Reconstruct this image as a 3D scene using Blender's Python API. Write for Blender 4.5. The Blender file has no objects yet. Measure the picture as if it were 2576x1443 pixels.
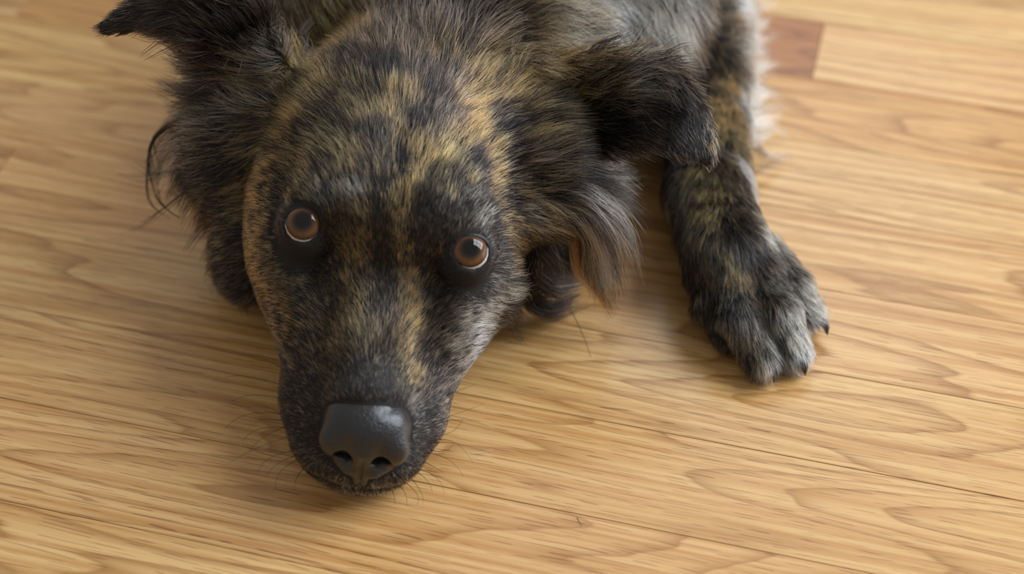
import bpy, math, time
import numpy as np
from mathutils import Matrix, Vector
T0 = time.time()
CM = .01                                           # everything below is thought out in centimetres
scene = bpy.context.scene
col = scene.collection
# ---------------------------------------------------------------- camera
F = 4500.; PITCH = math.radians(44); DIST = 90.5   # focal length in pixels of the 2576 px wide frame
c_, s_ = math.cos(PITCH), math.sin(PITCH)
CAM = np.array([0, -DIST * c_, DIST * s_])
cam_d = bpy.data.cameras.new('camera'); cam = bpy.data.objects.new('camera', cam_d); col.objects.link(cam)
cam.location = CAM * CM; cam.rotation_euler = (math.pi / 2 - PITCH, 0, 0)
cam_d.sensor_width = 36; cam_d.lens = F / 2576 * 36; cam_d.clip_start = .05
cam_d.dof.use_dof = True; cam_d.dof.focus_distance = .818; cam_d.dof.aperture_fstop = 4.0
scene.camera = cam
# ---------------------------------------------------------------- light: a cloudy window behind and to the right of the dog, dim room around
w = bpy.data.worlds.new('room_light'); scene.world = w; w.use_nodes = True
bg = w.node_tree.nodes['Background']; bg.inputs[0].default_value = (1, .96, .9, 1); bg.inputs[1].default_value = .38
def area(name, loc, tgt, sx, sy, power, color):
    l = bpy.data.lights.new(name, 'AREA'); l.shape = 'RECTANGLE'; l.size = sx; l.size_y = sy; l.energy = power; l.color = color
    o = bpy.data.objects.new(name, l); col.objects.link(o); o.location = loc
    o.rotation_euler = (Vector(tgt) - Vector(loc)).to_track_quat('-Z', 'Y').to_euler(); return o
WIN = Vector((1.9, .28, 1.42)); AIM = Vector((-.02, 0, .05))        # six panes of one window
wq = (AIM - WIN).to_track_quat('-Z', 'Y')
for i_ in (-.5, .5):
    for j_ in (-1, 0, 1):
        p_ = WIN + wq @ Vector((i_ * .8, j_ * .77, 0))
        area('window_pane_daylight', p_, p_ + (AIM - WIN), .72, .69, 16.5, (.83, .91, 1))
area('far_window_daylight', (.35, 1.9, 1.7), (-.02, 0, .05), 1.2, 1.0, 7, (.84, .92, 1))
vs = scene.view_settings
vs.view_transform = 'Standard'; vs.look = 'None'; vs.gamma = 1; vs.use_curve_mapping = False; vs.exposure = .24
scene.cycles.max_bounces = 6; scene.cycles.diffuse_bounces = 2; scene.cycles.glossy_bounces = 4; scene.cycles.transmission_bounces = 6
# ---------------------------------------------------------------- helpers
rng = np.random.default_rng(7)
def W(px, py, z=0.):
    """point at height z (cm) seen at a pixel of the photograph"""
    d = np.array([(px - 1288) / F, c_ + (721.5 - py) / F * s_, -s_ + (721.5 - py) / F * c_])
    return CAM + d * ((z - CAM[2]) / d[2])
def PX(p):
    p = np.asarray(p, float); dy = p[..., 1] - CAM[1]; dz = p[..., 2] - CAM[2]
    d = dy * c_ - dz * s_; u = dy * s_ + dz * c_
    return np.stack([1288 + F * p[..., 0] / d, 721.5 - F * u / d], -1), d
def srgb(r, g, b):
    v = np.array([r, g, b]) / 255.; return np.where(v <= .04045, v / 12.92, ((v + .055) / 1.055) ** 2.4)
def mesh_obj(name, V, Fc, mat, parent=None, smooth=True):
    me = bpy.data.meshes.new(name); V = np.asarray(V, np.float32); Fc = np.asarray(Fc, np.int32)
    me.vertices.add(len(V)); me.vertices.foreach_set('co', (V * CM).astype(np.float32).ravel())
    k = Fc.shape[1]; me.loops.add(Fc.size); me.loops.foreach_set('vertex_index', Fc.ravel())
    me.polygons.add(len(Fc)); me.polygons.foreach_set('loop_start', np.arange(0, Fc.size, k, dtype=np.int32))
    me.polygons.foreach_set('use_smooth', np.full(len(Fc), smooth)); me.update(calc_edges=True); me.validate()
    me.materials.append(mat); o = bpy.data.objects.new(name, me); col.objects.link(o); o.parent = parent
    return o
class NT:
    """small helper for node materials"""
    def __init__(s, name):
        s.m = bpy.data.materials.new(name); s.m.use_nodes = True; s.t = s.m.node_tree; s.t.nodes.clear()
        s.out = s.t.nodes.new('ShaderNodeOutputMaterial')
    def n(s, typ, ins=None, **kw):
        x = s.t.nodes.new(typ)
        for k, v in kw.items(): setattr(x, k, v)
        for k, v in (ins or {}).items():
            i = x.inputs[k]
            if isinstance(v, bpy.types.NodeSocket): s.t.links.new(v, i)
            else: i.default_value = v
        return x
    def math(s, op, a, b=0., c=0., clamp=False):
        x = s.n('ShaderNodeMath', {0: a, 1: b, 2: c}, operation=op); x.use_clamp = clamp; return x.outputs[0]
    def mix(s, f, a, b, blend='MIX'):
        x = s.n('ShaderNodeMix', {0: f, 6: a, 7: b}, data_type='RGBA', blend_type=blend); return x.outputs[2]
    def ramp(s, f, pts, interp='LINEAR'):
        x = s.n('ShaderNodeValToRGB', {0: f}); r = x.color_ramp; r.interpolation = interp
        while len(r.elements) < len(pts): r.elements.new(.5)
        for e, (p, cc) in zip(r.elements, pts): e.position = p; e.color = (*cc, 1) if len(cc) == 3 else cc
        return x.outputs[0]
    def done(s, sh): s.t.links.new(sh, s.out.inputs[0]); return s.m
def tag(o, label=None, cat=None, kind=None, group=None):
    for k, v in (('label', label), ('category', cat), ('kind', kind), ('group', group)):
        if v: o[k] = v
    return o
# ---------------------------------------------------------------- floor of narrow oak boards
def oak():
    t = NT('oak_board')
    tc = t.n('ShaderNodeTexCoord'); oi = t.n('ShaderNodeObjectInfo')
    off = t.n('ShaderNodeCombineXYZ', {0: t.math('MULTIPLY', oi.outputs['Random'], 37.), 1: t.math('MULTIPLY', oi.outputs['Random'], 13.), 2: t.math('MULTIPLY', oi.outputs['Random'], 71.)})
    P = t.n('ShaderNodeVectorMath', {0: tc.outputs['Object'], 1: off.outputs[0]}, operation='ADD').outputs[0]
    def sc(x, y): return t.n('ShaderNodeVectorMath', {0: P, 1: (x, y, 1.)}, operation='MULTIPLY').outputs[0]
    def noise(v, s=1., det=2., rough=.5, dist=0.): return t.n('ShaderNodeTexNoise', {'Vector': v, 'Scale': s, 'Detail': det, 'Roughness': rough, 'Distortion': dist}).outputs[0]
    # growth rings: a slowly wandering field cut into bands, so they run along the board and close into cathedrals
    fld = noise(sc(2.6, 17.), 1., 1., .45)
    fine = noise(sc(9., 90.), 1., 1.)
    rings = t.math('ADD', t.math('MULTIPLY', fld, 15.), t.math('MULTIPLY', fine, .9))
    fr = t.math('FRACT', rings)
    band = t.ramp(fr, [(0, (0, 0, 0)), (.45, (.12,) * 3), (.8, (.75,) * 3), (.92, (1, 1, 1)), (1, (0, 0, 0))])
    streak = noise(sc(4.5, 300.), 1., 1., .55)
    # pores: thin dashes along the grain
    py = t.n('ShaderNodeSeparateXYZ', {0: P}).outputs[1]
    ph = t.math('FRACT', t.math('ADD', t.math('MULTIPLY', py, 520.), t.math('MULTIPLY', fine, 5.)))
    line = t.ramp(t.math('ABSOLUTE', t.math('SUBTRACT', ph, .5)), [(.05, (1, 1, 1)), (.16, (0, 0, 0))])
    dash = t.ramp(noise(sc(70., 560.), 1., 0.), [(.5, (0, 0, 0)), (.6, (1, 1, 1))])
    pore_d = t.math('MULTIPLY', t.math('MULTIPLY', line, dash), t.math('ADD', t.math('MULTIPLY', band, .5), .6), clamp=True)
    pat = noise(sc(1.7, 9.), 1., 0.)
    light = t.mix(t.ramp(streak, [(.36, (0, 0, 0)), (.7, (1, 1, 1))]), (*srgb(202, 165, 112), 1), (*srgb(176, 131, 77), 1))
    c = t.mix(t.math('MULTIPLY', t.math('MULTIPLY', band, band), .75), light, (*srgb(142, 98, 50), 1))
    c = t.mix(t.math('MULTIPLY', t.ramp(pat, [(.45, (0, 0, 0)), (.75, (1, 1, 1))]), .25), c, (*srgb(176, 130, 80), 1))
    c = t.mix(t.math('MULTIPLY', pore_d, .8), c, (*srgb(112, 66, 34), 1))
    c = t.mix(1., c, oi.outputs['Color'], 'MULTIPLY')
    b = t.n('ShaderNodeBsdfPrincipled', {'Base Color': c, 'Roughness': t.math('ADD', .3, t.math('MULTIPLY', pore_d, .2)), 'IOR': 1.45,
                                         'Coat Weight': .35, 'Coat Roughness': .22})
    return t.done(b.outputs[0])
OAK = oak()
BW = 5.72; TH = math.radians(14.5); V0 = -13.39
def uv_of(p): return p[0] * math.cos(TH) - p[1] * math.sin(TH), p[0] * math.sin(TH) + p[1] * math.cos(TH)
t = NT('subfloor'); SUB = t.done(t.n('ShaderNodeBsdfPrincipled', {'Base Color': (.05, .03, .018, 1), 'Roughness': .9}).outputs[0])
def box_mesh(name, x0, x1, y0, y1, z0, z1, mat, bev=0.):
    b = bev
    V = [(x0, y0, z0), (x1, y0, z0), (x1, y1, z0), (x0, y1, z0), (x0, y0, z1 - b), (x1, y0, z1 - b), (x1, y1, z1 - b), (x0, y1, z1 - b),
         (x0 + b, y0 + b, z1), (x1 - b, y0 + b, z1), (x1 - b, y1 - b, z1), (x0 + b, y1 - b, z1)]
    Q = [(3, 2, 1, 0), (0, 1, 5, 4), (1, 2, 6, 5), (2, 3, 7, 6), (3, 0, 4, 7), (4, 5, 9, 8), (5, 6, 10, 9), (6, 7, 11, 10), (7, 4, 8, 11), (8, 9, 10, 11)]
    return V, Q
V, Q = box_mesh('f', -90, 90, -75, 115, -4, -1.95, SUB)
floor = tag(mesh_obj('floor', V, Q, SUB, smooth=False), 'narrow strip oak floor with a satin finish', None, 'structure')
floor.rotation_euler.z = -TH
joints = {6: [uv_of(W(2057, 134))[0]], 2: [uv_of(W(13, 410))[0]], 5: [uv_of(W(45, 30))[0]], 4: [uv_of(W(700, 150))[0]], 3: [uv_of(W(1000, 500))[0]], 7: [uv_of(W(1300, 20))[0]]}
tones = {(6, 0): (.58, .36, .2), (5, 1): (.92, .80, .62), (2, 0): (.82, .76, .70), (2, 1): (1.0, .95, .93), (1, 0): (1, .98, .92), (0, 0): (1.02, 1.0, .95), (-1, 0): (1.03, .99, .95), (3, 1): (1.0, .96, .9), (4, 1): (.98, .95, .9), (6, 1): (1.04, 1.0, .98)}
r2 = np.random.default_rng(5)
for k in range(-9, 19):
    cuts = list(joints.get(k, []))
    if not cuts and k < -3 or k > 7: cuts = [r2.uniform(-60, 60)]
    es = [-90.] + sorted(cuts) + [90.]
    for i, (a, b) in enumerate(zip(es[:-1], es[1:])):
        y0 = V0 + BW * k; g = .012
        cx, cy = (a + b) / 2, y0 + BW / 2
        lift = r2.uniform(-.012, .012)
        V, Q = box_mesh('b', a + g - cx, b - g - cx, g - BW / 2, BW / 2 - g, -1.9, lift if k > 8 else 0, OAK, .022)
        o = mesh_obj('floor_board', V, Q, OAK, floor, smooth=False); o.location = (cx * CM, cy * CM, 0)
        j = 1 + r2.uniform(-.05, .05)
        tn = tones.get((k, i), (j, j * r2.uniform(.95, 1.), j * r2.uniform(.88, .98)))
        o.color = (*tn, 1)
# ---------------------------------------------------------------- geometry of the dog (centimetres, floor z = 0)
O = np.array([-5.6, -6.4, 9.1])
ex = np.array([.985, -.09, -.135]); ex /= np.linalg.norm(ex)
ey = np.array([.09, .99, 0.]); ey -= ex * (ey @ ex); ey /= np.linalg.norm(ey)
ez = np.cross(ex, ey)
R = np.stack([ex, ey, ez])                     # rows: head axes
def L2W(p): return O + np.asarray(p, float) @ R
def W2L(p): return (np.asarray(p, float) - O) @ R.T

def smin(a, b, k):
    h = np.clip(.5 + .5 * (b - a) / k, 0, 1)
    return b * (1 - h) + a * h - k * h * (1 - h)
def smax(a, b, k): return -smin(-a, -b, k)
def cone(p, a, b, ra, rb):
    a = np.asarray(a, float); b = np.asarray(b, float); ba = b - a
    t = np.clip(((p - a) @ ba) / (ba @ ba), 0, 1)
    return np.linalg.norm(p - a - t[:, None] * ba, axis=1) - (ra + (rb - ra) * t)
def ell(p, c, r, ax=None):
    q = p - np.asarray(c, float)
    if ax is not None: q = q @ np.asarray(ax).T
    r = np.asarray(r, float)
    k0 = np.linalg.norm(q / r, axis=1); k1 = np.linalg.norm(q / (r * r), axis=1) + 1e-9
    return k0 * (k0 - 1) / k1
def frame(fwd, nrm):
    f = np.asarray(fwd, float); f = f / np.linalg.norm(f)
    n = np.asarray(nrm, float); n = n - f * (n @ f); n /= np.linalg.norm(n)
    return np.stack([f, np.cross(n, f), n])     # length, width, thickness

def bend(p):                                   # the muzzle turns a little to picture right of the skull axis
    p = np.array(p, float); p[..., 0] += .03 * np.maximum(0, -p[..., 1]); p[..., 1] *= np.where(p[..., 1] < 0, .96, 1); return p
def unbend(q):
    q = np.array(q, float); q[..., 1] /= np.where(q[..., 1] < 0, .96, 1); q[..., 0] -= .03 * np.maximum(0, -q[..., 1]); return q
def H2W(p): return L2W(bend(p))

EYE = [np.array([-3.6, .15, -.05]), np.array([3.62, .15, -.05])]     # eyeball centres, head frame
EYE_R = 1.12
NOSE_DX = .33                                  # the nose leather sits a little off the axis
NOSE_C = np.array([0., -7.2, -4.6])

EARL_W = [W(*a) for a in ((650, 235, 9.8), (585, 125, 12.8), (550, 20, 15.3), (510, -25, 16), (430, 0, 15.3), (262, 70, 13.5))]
EARR_W = [W(*a) for a in ((1400, 290, 9.6), (1530, 262, 10.8), (1635, 255, 11.3), (1698, 292, 11.1), (1743, 345, 10.5), (1779, 398, 9.7))]
EYE_AX = [np.array([-.16, -.70, .69]), np.array([.28, -.69, .66])]             # where the openings face
EYE_AX = [a / np.linalg.norm(a) for a in EYE_AX]
def eye_frame(a):
    u = np.array([1., 0, 0]) - a * a[0]; u /= np.linalg.norm(u); v = np.cross(a, u)
    return u, (v if v[2] > 0 else -v)
def head_sdf(q):
    # q in head frame: x to picture right, y to the back, z up
    q = unbend(q)
    d = ell(q, (-.35, 6.6, -.5), (5.75, 6.6, 4.5))                                 # cranium
    d = smin(d, ell(q, (-.05, 2.4, .25), (3.9, 3.6, 2.8)), 1.8)                   # forehead
    for s in (-1, 1):
        o = -.35
        d = smin(d, ell(q, (s * 2.5, 1.45, .8), (1.7, 1.5, 1.2)), 1.1)           # brow
        d = smin(d, ell(q, (s * 4.45 + o, 3.4, -2.7), (1.9, 3.6, 2.9)), 1.8)      # cheek
        d = smin(d, ell(q, (s * 3.2 + o * .5, 1.0, -3.6), (1.9, 3.0, 2.6)), 1.8)  # under the eye
    d = smin(d, cone(q, (0, .8, -1.6), (0, -6.1, -4.05), 1.8, 1.35), 1.6)        # bridge
    for s in (-1, 1):
        d = smin(d, cone(q, (s * 2.45, 1.5, -5.2), (s * 1.7, -4.8, -6.2), 2.35, 1.85), 2.0)   # flew
        d = smin(d, cone(q, (s * 1.7, -4.8, -6.2), (s * 1.4, -6.4, -6.8), 1.85, 1.65), 1.0)
    d = smin(d, ell(q, (0, -6.7, -6.9), (2.6, 1.8, 1.8)), .7)                    # front of the lip
    d = smin(d, cone(q, (0, 0, -7.0), (0, -6.2, -7.4), 2.9, 2.0), .9)            # jaw
    d = smin(d, ell(q, NOSE_C + (NOSE_DX, .7, .1), (1.7, 1.3, 1.5)), 1.0)            # nose base
    fx = np.abs(q[:, 0] - .05)                                                   # furrow on the forehead and the stop
    d = d + np.exp(-(fx / .6) ** 2 - ((q[:, 1] - 1.6) / 2.6) ** 2) * .28 * (q[:, 2] > -3)
    for s in (-1, 1):                                                            # hollow in front of the inner corners of the eyes
        d = d + .22 * np.exp(-(((q[:, 0] - s * 2.3) / .8) ** 2 + ((q[:, 1] + .6) / 1.3) ** 2 + ((q[:, 2] + 1.9) / 1.2) ** 2))
    d = d + .22 * np.exp(-((q[:, 0] - NOSE_DX) / .14) ** 2 - ((q[:, 1] + 8.4) / 1.0) ** 2) * (q[:, 2] < -6.2)     # cleft of the lip
    # mouth line
    m = np.abs(q[:, 2] + 7.55 - .02 * q[:, 1] ** 2 * (q[:, 1] > -4))
    d = d + .16 * np.exp(-(m / .22) ** 2) * (q[:, 1] < 2)
    for e, a in zip(EYE, EYE_AX):                                                # lids: a mound around each eyeball, opened in front
        u, v = eye_frame(a)
        d = smin(d, np.linalg.norm(q - e + a * .05, axis=1) - EYE_R - .14, .6)
        d = smin(d, ell(q, e - v * .5 - a * .12 - u * np.sign(e[0]) * .12, (1.12, 1.0, 1.0)), .4)
    for e, a in zip(EYE, EYE_AX):
        u, v = eye_frame(a); A = np.stack([u, v, a])
        d = smax(d, -ell(q, e + a * 1.2 - v * .03 - u * np.sign(e[0]) * .04, (.93, .86, .66), A), .12)
    return d

# ears in world centimetres: centre line, half width, normal of the sheet
EAR_L = dict(w=EARL_W, r=[2.4, 2.15, 2.0, 1.75, 1.4, .4], n=[(-.35, -.85, .4), (-.3, -.85, .45), (-.15, -.8, .6), (0, -.7, .7), (0, -.7, .7), (0, -.7, .7)])
EAR_R = dict(w=EARR_W, r=[2.4, 2.1, 1.9, 1.45, .95, .38], n=[(.05, -.8, .6), (.1, -.75, .65), (.2, -.7, .7), (.28, -.65, .7), (.3, -.6, .72), (.3, -.6, .72)])
def ear_sdf(q, E):
    d = None
    for i in range(len(E['w']) - 1):
        a = np.array(E['w'][i], float); b = np.array(E['w'][i + 1], float)
        A = frame(b - a, np.add(E['n'][i], E['n'][i + 1]))
        p = (q - a) @ A.T; l = np.linalg.norm(b - a)
        t = np.clip(p[:, 0] / l, 0, 1); r = E['r'][i] + (E['r'][i + 1] - E['r'][i]) * t
        th = np.maximum(.15 * r, .17) / r
        u2 = (p[:, 0] - t * l) ** 2 + p[:, 1] ** 2
        z = p[:, 2] + .12 * np.clip(p[:, 1], -r, r) ** 2 / r       # slightly dished
        g = np.sqrt(u2 + (z / th) ** 2)
        gn = np.sqrt(u2 + (z / th ** 2) ** 2) + 1e-9
        di = (g - r) * np.clip(g / gn, th, 1)
        d = di if d is None else smin(d, di, .5)
    return d

LEG = [(11.0, 30.0, 5.0), (11.0, 20.0, 3.2), (10.4, 9.5, 2.6), (10.1, 4.0, 2.6), (10.5, -.2, 2.9)]
LEG_R = [3.4, 2.1, 1.95, 1.95, 2.0]
TOES = [  # base, knuckle, tip
    ((10.6, -.9, 2.0), (9.9, -3.2, 1.6), (10.5, -4.9, .9)),
    ((10.6, -1.4, 2.7), (10.9, -4.6, 2.1), (11.9, -6.4, .95)),
    ((11.6, -1.1, 2.7), (12.7, -4.3, 2.1), (13.5, -5.9, .95)),
    ((12.1, -.3, 2.4), (13.6, -2.4, 1.8), (14.6, -3.4, .95))]
TOE_R = [(1.0, .95, .75), (1.05, 1.08, .8), (1.05, 1.08, .8), (1.0, 1.0, .75)]
TOES = [tuple((x, y + .45, z) for x, y, z in t) for t in TOES]
def limb_sdf(p):
    d = None
    for i in range(len(LEG) - 1):
        c = cone(p, LEG[i], LEG[i + 1], LEG_R[i], LEG_R[i + 1])
        d = c if d is None else smin(d, c, .8)
    d = smin(d, ell(p, (11.3, -1.4, 1.8), (2.4, 2.5, 1.6)), 1.0)
    t = None
    for (a, b, c), (ra, rb, rc) in zip(TOES, TOE_R):
        u = smin(cone(p, a, b, ra, rb), cone(p, b, c, rb, rc), .3)
        t = u if t is None else smin(t, u, .1)
    return smin(d, t, .35)

def nose_sdf(q):
    d = ell(q, (0, -7.05, -4.7), (1.95, 1.65, 1.6))
    d = smin(d, ell(q, (0, -7.4, -4.15), (1.55, 1.1, .75)), .5)
    for s in (-1, 1):
        d = smin(d, ell(q, (s * 1.2, -7.95, -5.0), (.8, .75, .95)), .3)
        d = smin(d, cone(q, (s * .55, -8.35, -6.15), (s * 1.3, -7.7, -6.1), .42, .4), .3)
    d = smin(d, cone(q, (0, -8.3, -4.9), (0, -8.25, -6.9), .62, .45), .35)
    for s in (-1, 1):
        d = smax(d, -cone(q, (s * .9, -9.2, -5.5), (s * .75, -7.5, -5.1), .46, .34), .12)
        d = smax(d, -cone(q, (s * 1.1, -8.95, -5.7), (s * 1.85, -8.1, -5.8), .26, .14), .12)
    d = d + .14 * np.exp(-(q[:, 0] / .09) ** 2) * np.clip((-4.9 - q[:, 2]) / .6, 0, 1)
    d = d + .05 * np.exp(-((q[:, 2] + 4.05 + .12 * q[:, 1] + .15 * q[:, 0]) / .06) ** 2) * np.clip((q[:, 0] - .2) / .4, 0, 1)
    return d

LRUFF = W(610, 420, 6.2); LTEMPLE = W(690, 275, 9.0); NAPE = W(850, 30, 9.0); RTEMPLE = W(1345, 330, 8.8); RCHEEK = W(1345, 470, 7.6); LOWRUFF = W(625, 640, 3.2)
def body_sdf(p):
    d = cone(p, (-3.0, 5, 7.5), (-1.0, 17, 8.5), 5.6, 8.0)                        # neck
    d = smin(d, ell(p, (-2.4, 4.0, 4.2), (6.8, 4.5, 4.3)), 2.0)                   # ruff under the cheeks
    d = smin(d, ell(p, LTEMPLE, (2.0, 2.8, 2.3)), 2.0)                            # full hair at the left temple
    d = smin(d, ell(p, NAPE, (4.0, 3.5, 3.4)), 3.0)
    d = smin(d, ell(p, RTEMPLE, (2.3, 3.0, 2.3)), 2.0)
    d = smin(d, ell(p, RCHEEK, (2.0, 2.6, 2.2)), 2.0)
    d = smin(d, ell(p, LOWRUFF, (1.7, 2.2, 2.4)), 1.2)
    d = smin(d, ell(p, LRUFF, (2.6, 2.6, 3.2)), 1.5)                              # ruff by the left cheek
    d = smin(d, cone(p, (0, 22, 9), (2, 58, 8.5), 9.0, 8.5), 3.0)                 # trunk
    d = smin(d, ell(p, (6.5, 17, 7.5), (4.5, 8, 6.5)), 2.5)                       # shoulder
    d = smin(d, ell(p, (10, 56, 7), (6, 10, 7)), 2.5)                             # haunches
    d = smin(d, ell(p, (-7, 56, 7), (6, 10, 7)), 2.5)
    return d

def boxed(f, p, lo, hi, m=1.5):
    """evaluate f inside a box only; outside, the distance to the box (never less than m)"""
    lo = np.array(lo, float) - m; hi = np.array(hi, float) + m
    o = np.maximum(np.maximum(lo - p, p - hi), 0)
    out = np.sqrt((o * o).sum(1)) + m
    i = (o <= 0).all(1)
    if i.any(): out[i] = f(p[i])
    return out
def ear_box(E):
    w = np.array(E['w']); r = max(E['r']); return w.min(0) - r, w.max(0) + r
def dog_sdf(p):
    d = boxed(body_sdf, p, (-16, -3, -1), (18, 70, 20))
    d = smin(d, boxed(lambda u: head_sdf(W2L(u)), p, (-15, -18, -1), (4.5, 9, 15)), 1.5)
    d = smin(d, boxed(lambda u: ear_sdf(u, EAR_L), p, *ear_box(EAR_L)), .7)
    d = smin(d, boxed(lambda u: ear_sdf(u, EAR_R), p, *ear_box(EAR_R)), .7)
    d = smin(d, boxed(limb_sdf, p, (6, -9, -1), (17, 34, 9)), .6)
    return smax(d, .12 - p[:, 2], .25)

def surface_nets(f, lo, hi, h, B=8):
    """block-sparse naive surface nets; returns verts, quads"""
    lo = np.array(lo, float); n = (np.ceil((np.array(hi) - lo) / h / B).astype(int))
    bi = np.stack(np.meshgrid(*[np.arange(k) for k in n], indexing='ij'), -1).reshape(-1, 3)
    cen = lo + (bi * B + B / 2) * h
    dist = f(cen)
    keep = bi[np.abs(dist) < B * h * 1.05 + .5]
    g = np.arange(B + 1)
    loc = np.stack(np.meshgrid(g, g, g, indexing='ij'), -1).reshape(-1, 3)
    idx = (keep[:, None] * B + loc[None]).reshape(-1, 3)
    val = np.concatenate([f(lo + c * h) for c in np.array_split(idx, max(1, len(idx) // 400000))]).reshape(len(keep), B + 1, B + 1, B + 1)
    N = n * B + 2
    S = lambda i: (i[..., 0] * N[1] + i[..., 1]) * N[2] + i[..., 2]
    ins = val < 0
    cnt = np.zeros((len(keep), B, B, B)); pos = np.zeros((len(keep), B, B, B, 3))
    cs = [(a, b, c) for a in (0, 1) for b in (0, 1) for c in (0, 1)]
    sub = lambda A, c: A[:, c[0]:c[0] + B, c[1]:c[1] + B, c[2]:c[2] + B]
    for a in cs:
        for ax in range(3):
            if a[ax]: continue
            b = list(a); b[ax] = 1
            va, vb = sub(val, a), sub(val, b); x = (va < 0) != (vb < 0)
            t = np.where(x, va / np.where(x, va - vb, 1), 0)
            w = np.array(a, float)[None, None, None, None] + np.zeros(t.shape + (3,)); w[..., ax] += t
            pos += w * x[..., None]; cnt += x
    m = cnt > 0
    cell = keep[:, None, None, None] * B + np.stack(np.meshgrid(*[np.arange(B)] * 3, indexing='ij'), -1)[None]
    cells = cell[m]; verts = lo + (cells + pos[m] / cnt[m][:, None]) * h
    key = S(cells); o = np.argsort(key); ks = key[o]
    def look(c):
        k = S(c); j = np.searchsorted(ks, k); j = np.minimum(j, len(ks) - 1)
        return np.where(ks[j] == k, o[j], -1)
    quads = []
    for ax in range(3):
        u, v = (ax + 1) % 3, (ax + 2) % 3
        a = sub(val, (0, 0, 0)); b_ = [0, 0, 0]; b_[ax] = 1; b = sub(val, b_)
        x = (a < 0) != (b < 0); c = cell[x]; flip = (a[x] < 0)
        du = np.zeros(3, int); du[u] = 1; dv = np.zeros(3, int); dv[v] = 1
        q = np.stack([look(c - du - dv), look(c - dv), look(c), look(c - du)], 1)
        ok = (q >= 0).all(1); q = q[ok]; fl = flip[ok]
        q[~fl] = q[~fl][:, ::-1]
        quads.append(q)
    return verts, np.concatenate(quads)
def grad(f, p, e=.03):
    g = np.zeros_like(p)
    for i in range(3):
        d = np.zeros(3); d[i] = e
        g[:, i] = f(p + d) - f(p - d)
    return g / (np.linalg.norm(g, axis=1, keepdims=True) + 1e-9)
# ---------------------------------------------------------------- the dog: one skin mesh with fur, eyes, nose, claws and whiskers as its parts
V, Q = surface_nets(dog_sdf, (-26, -17, -.5), (20, 75, 22), .2)
N = grad(dog_sdf, V)
print('skin', len(V), time.time() - T0)
t = NT('dark_skin'); SKIN = t.done(t.n('ShaderNodeBsdfPrincipled', {'Base Color': (.012, .010, .009, 1), 'Roughness': .75, 'Specular IOR Level': .25}).outputs[0])
dog = tag(mesh_obj('dog', V, Q, SKIN), 'brindle long-haired dog lying with its chin on the oak floor', 'dog')

# ---- value noise
_tab = rng.random((64, 64, 64)).astype(np.float32)
def vnoise(p):
    i = np.floor(p).astype(int); f = p - i; f = f * f * (3 - 2 * f); r = 0
    for a in (0, 1):
        for b in (0, 1):
            for c in (0, 1):
                r = r + _tab[(i[:, 0] + a) & 63, (i[:, 1] + b) & 63, (i[:, 2] + c) & 63] * (f[:, 0] if a else 1 - f[:, 0]) * (f[:, 1] if b else 1 - f[:, 1]) * (f[:, 2] if c else 1 - f[:, 2])
    return r
def vnoise3(p): return np.stack([vnoise(p), vnoise(p + 17.3), vnoise(p + 41.7)], 1) * 2 - 1

# ---- points of the skin that show at a pixel of the photograph (to lay the coat's markings and nap on the skin)
uvV, dV = PX(V); view = CAM - V; view /= np.linalg.norm(view, axis=1, keepdims=True)
front = np.where((N * view).sum(1) > .05)[0]
def skin_at(px, py):
    u = uvV[front]; r = 7
    while True:
        m = front[(np.abs(u[:, 0] - px) < r) & (np.abs(u[:, 1] - py) < r)]
        if len(m): break
        r *= 1.5
    d = dV[m]; m = m[d < d.min() + .7]
    e = ((uvV[m] - (px, py)) ** 2).sum(1)
    return m[np.argmin(e)]
RIGHT = np.array([1., 0, 0]); UP = np.array([0, s_, c_])

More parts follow.
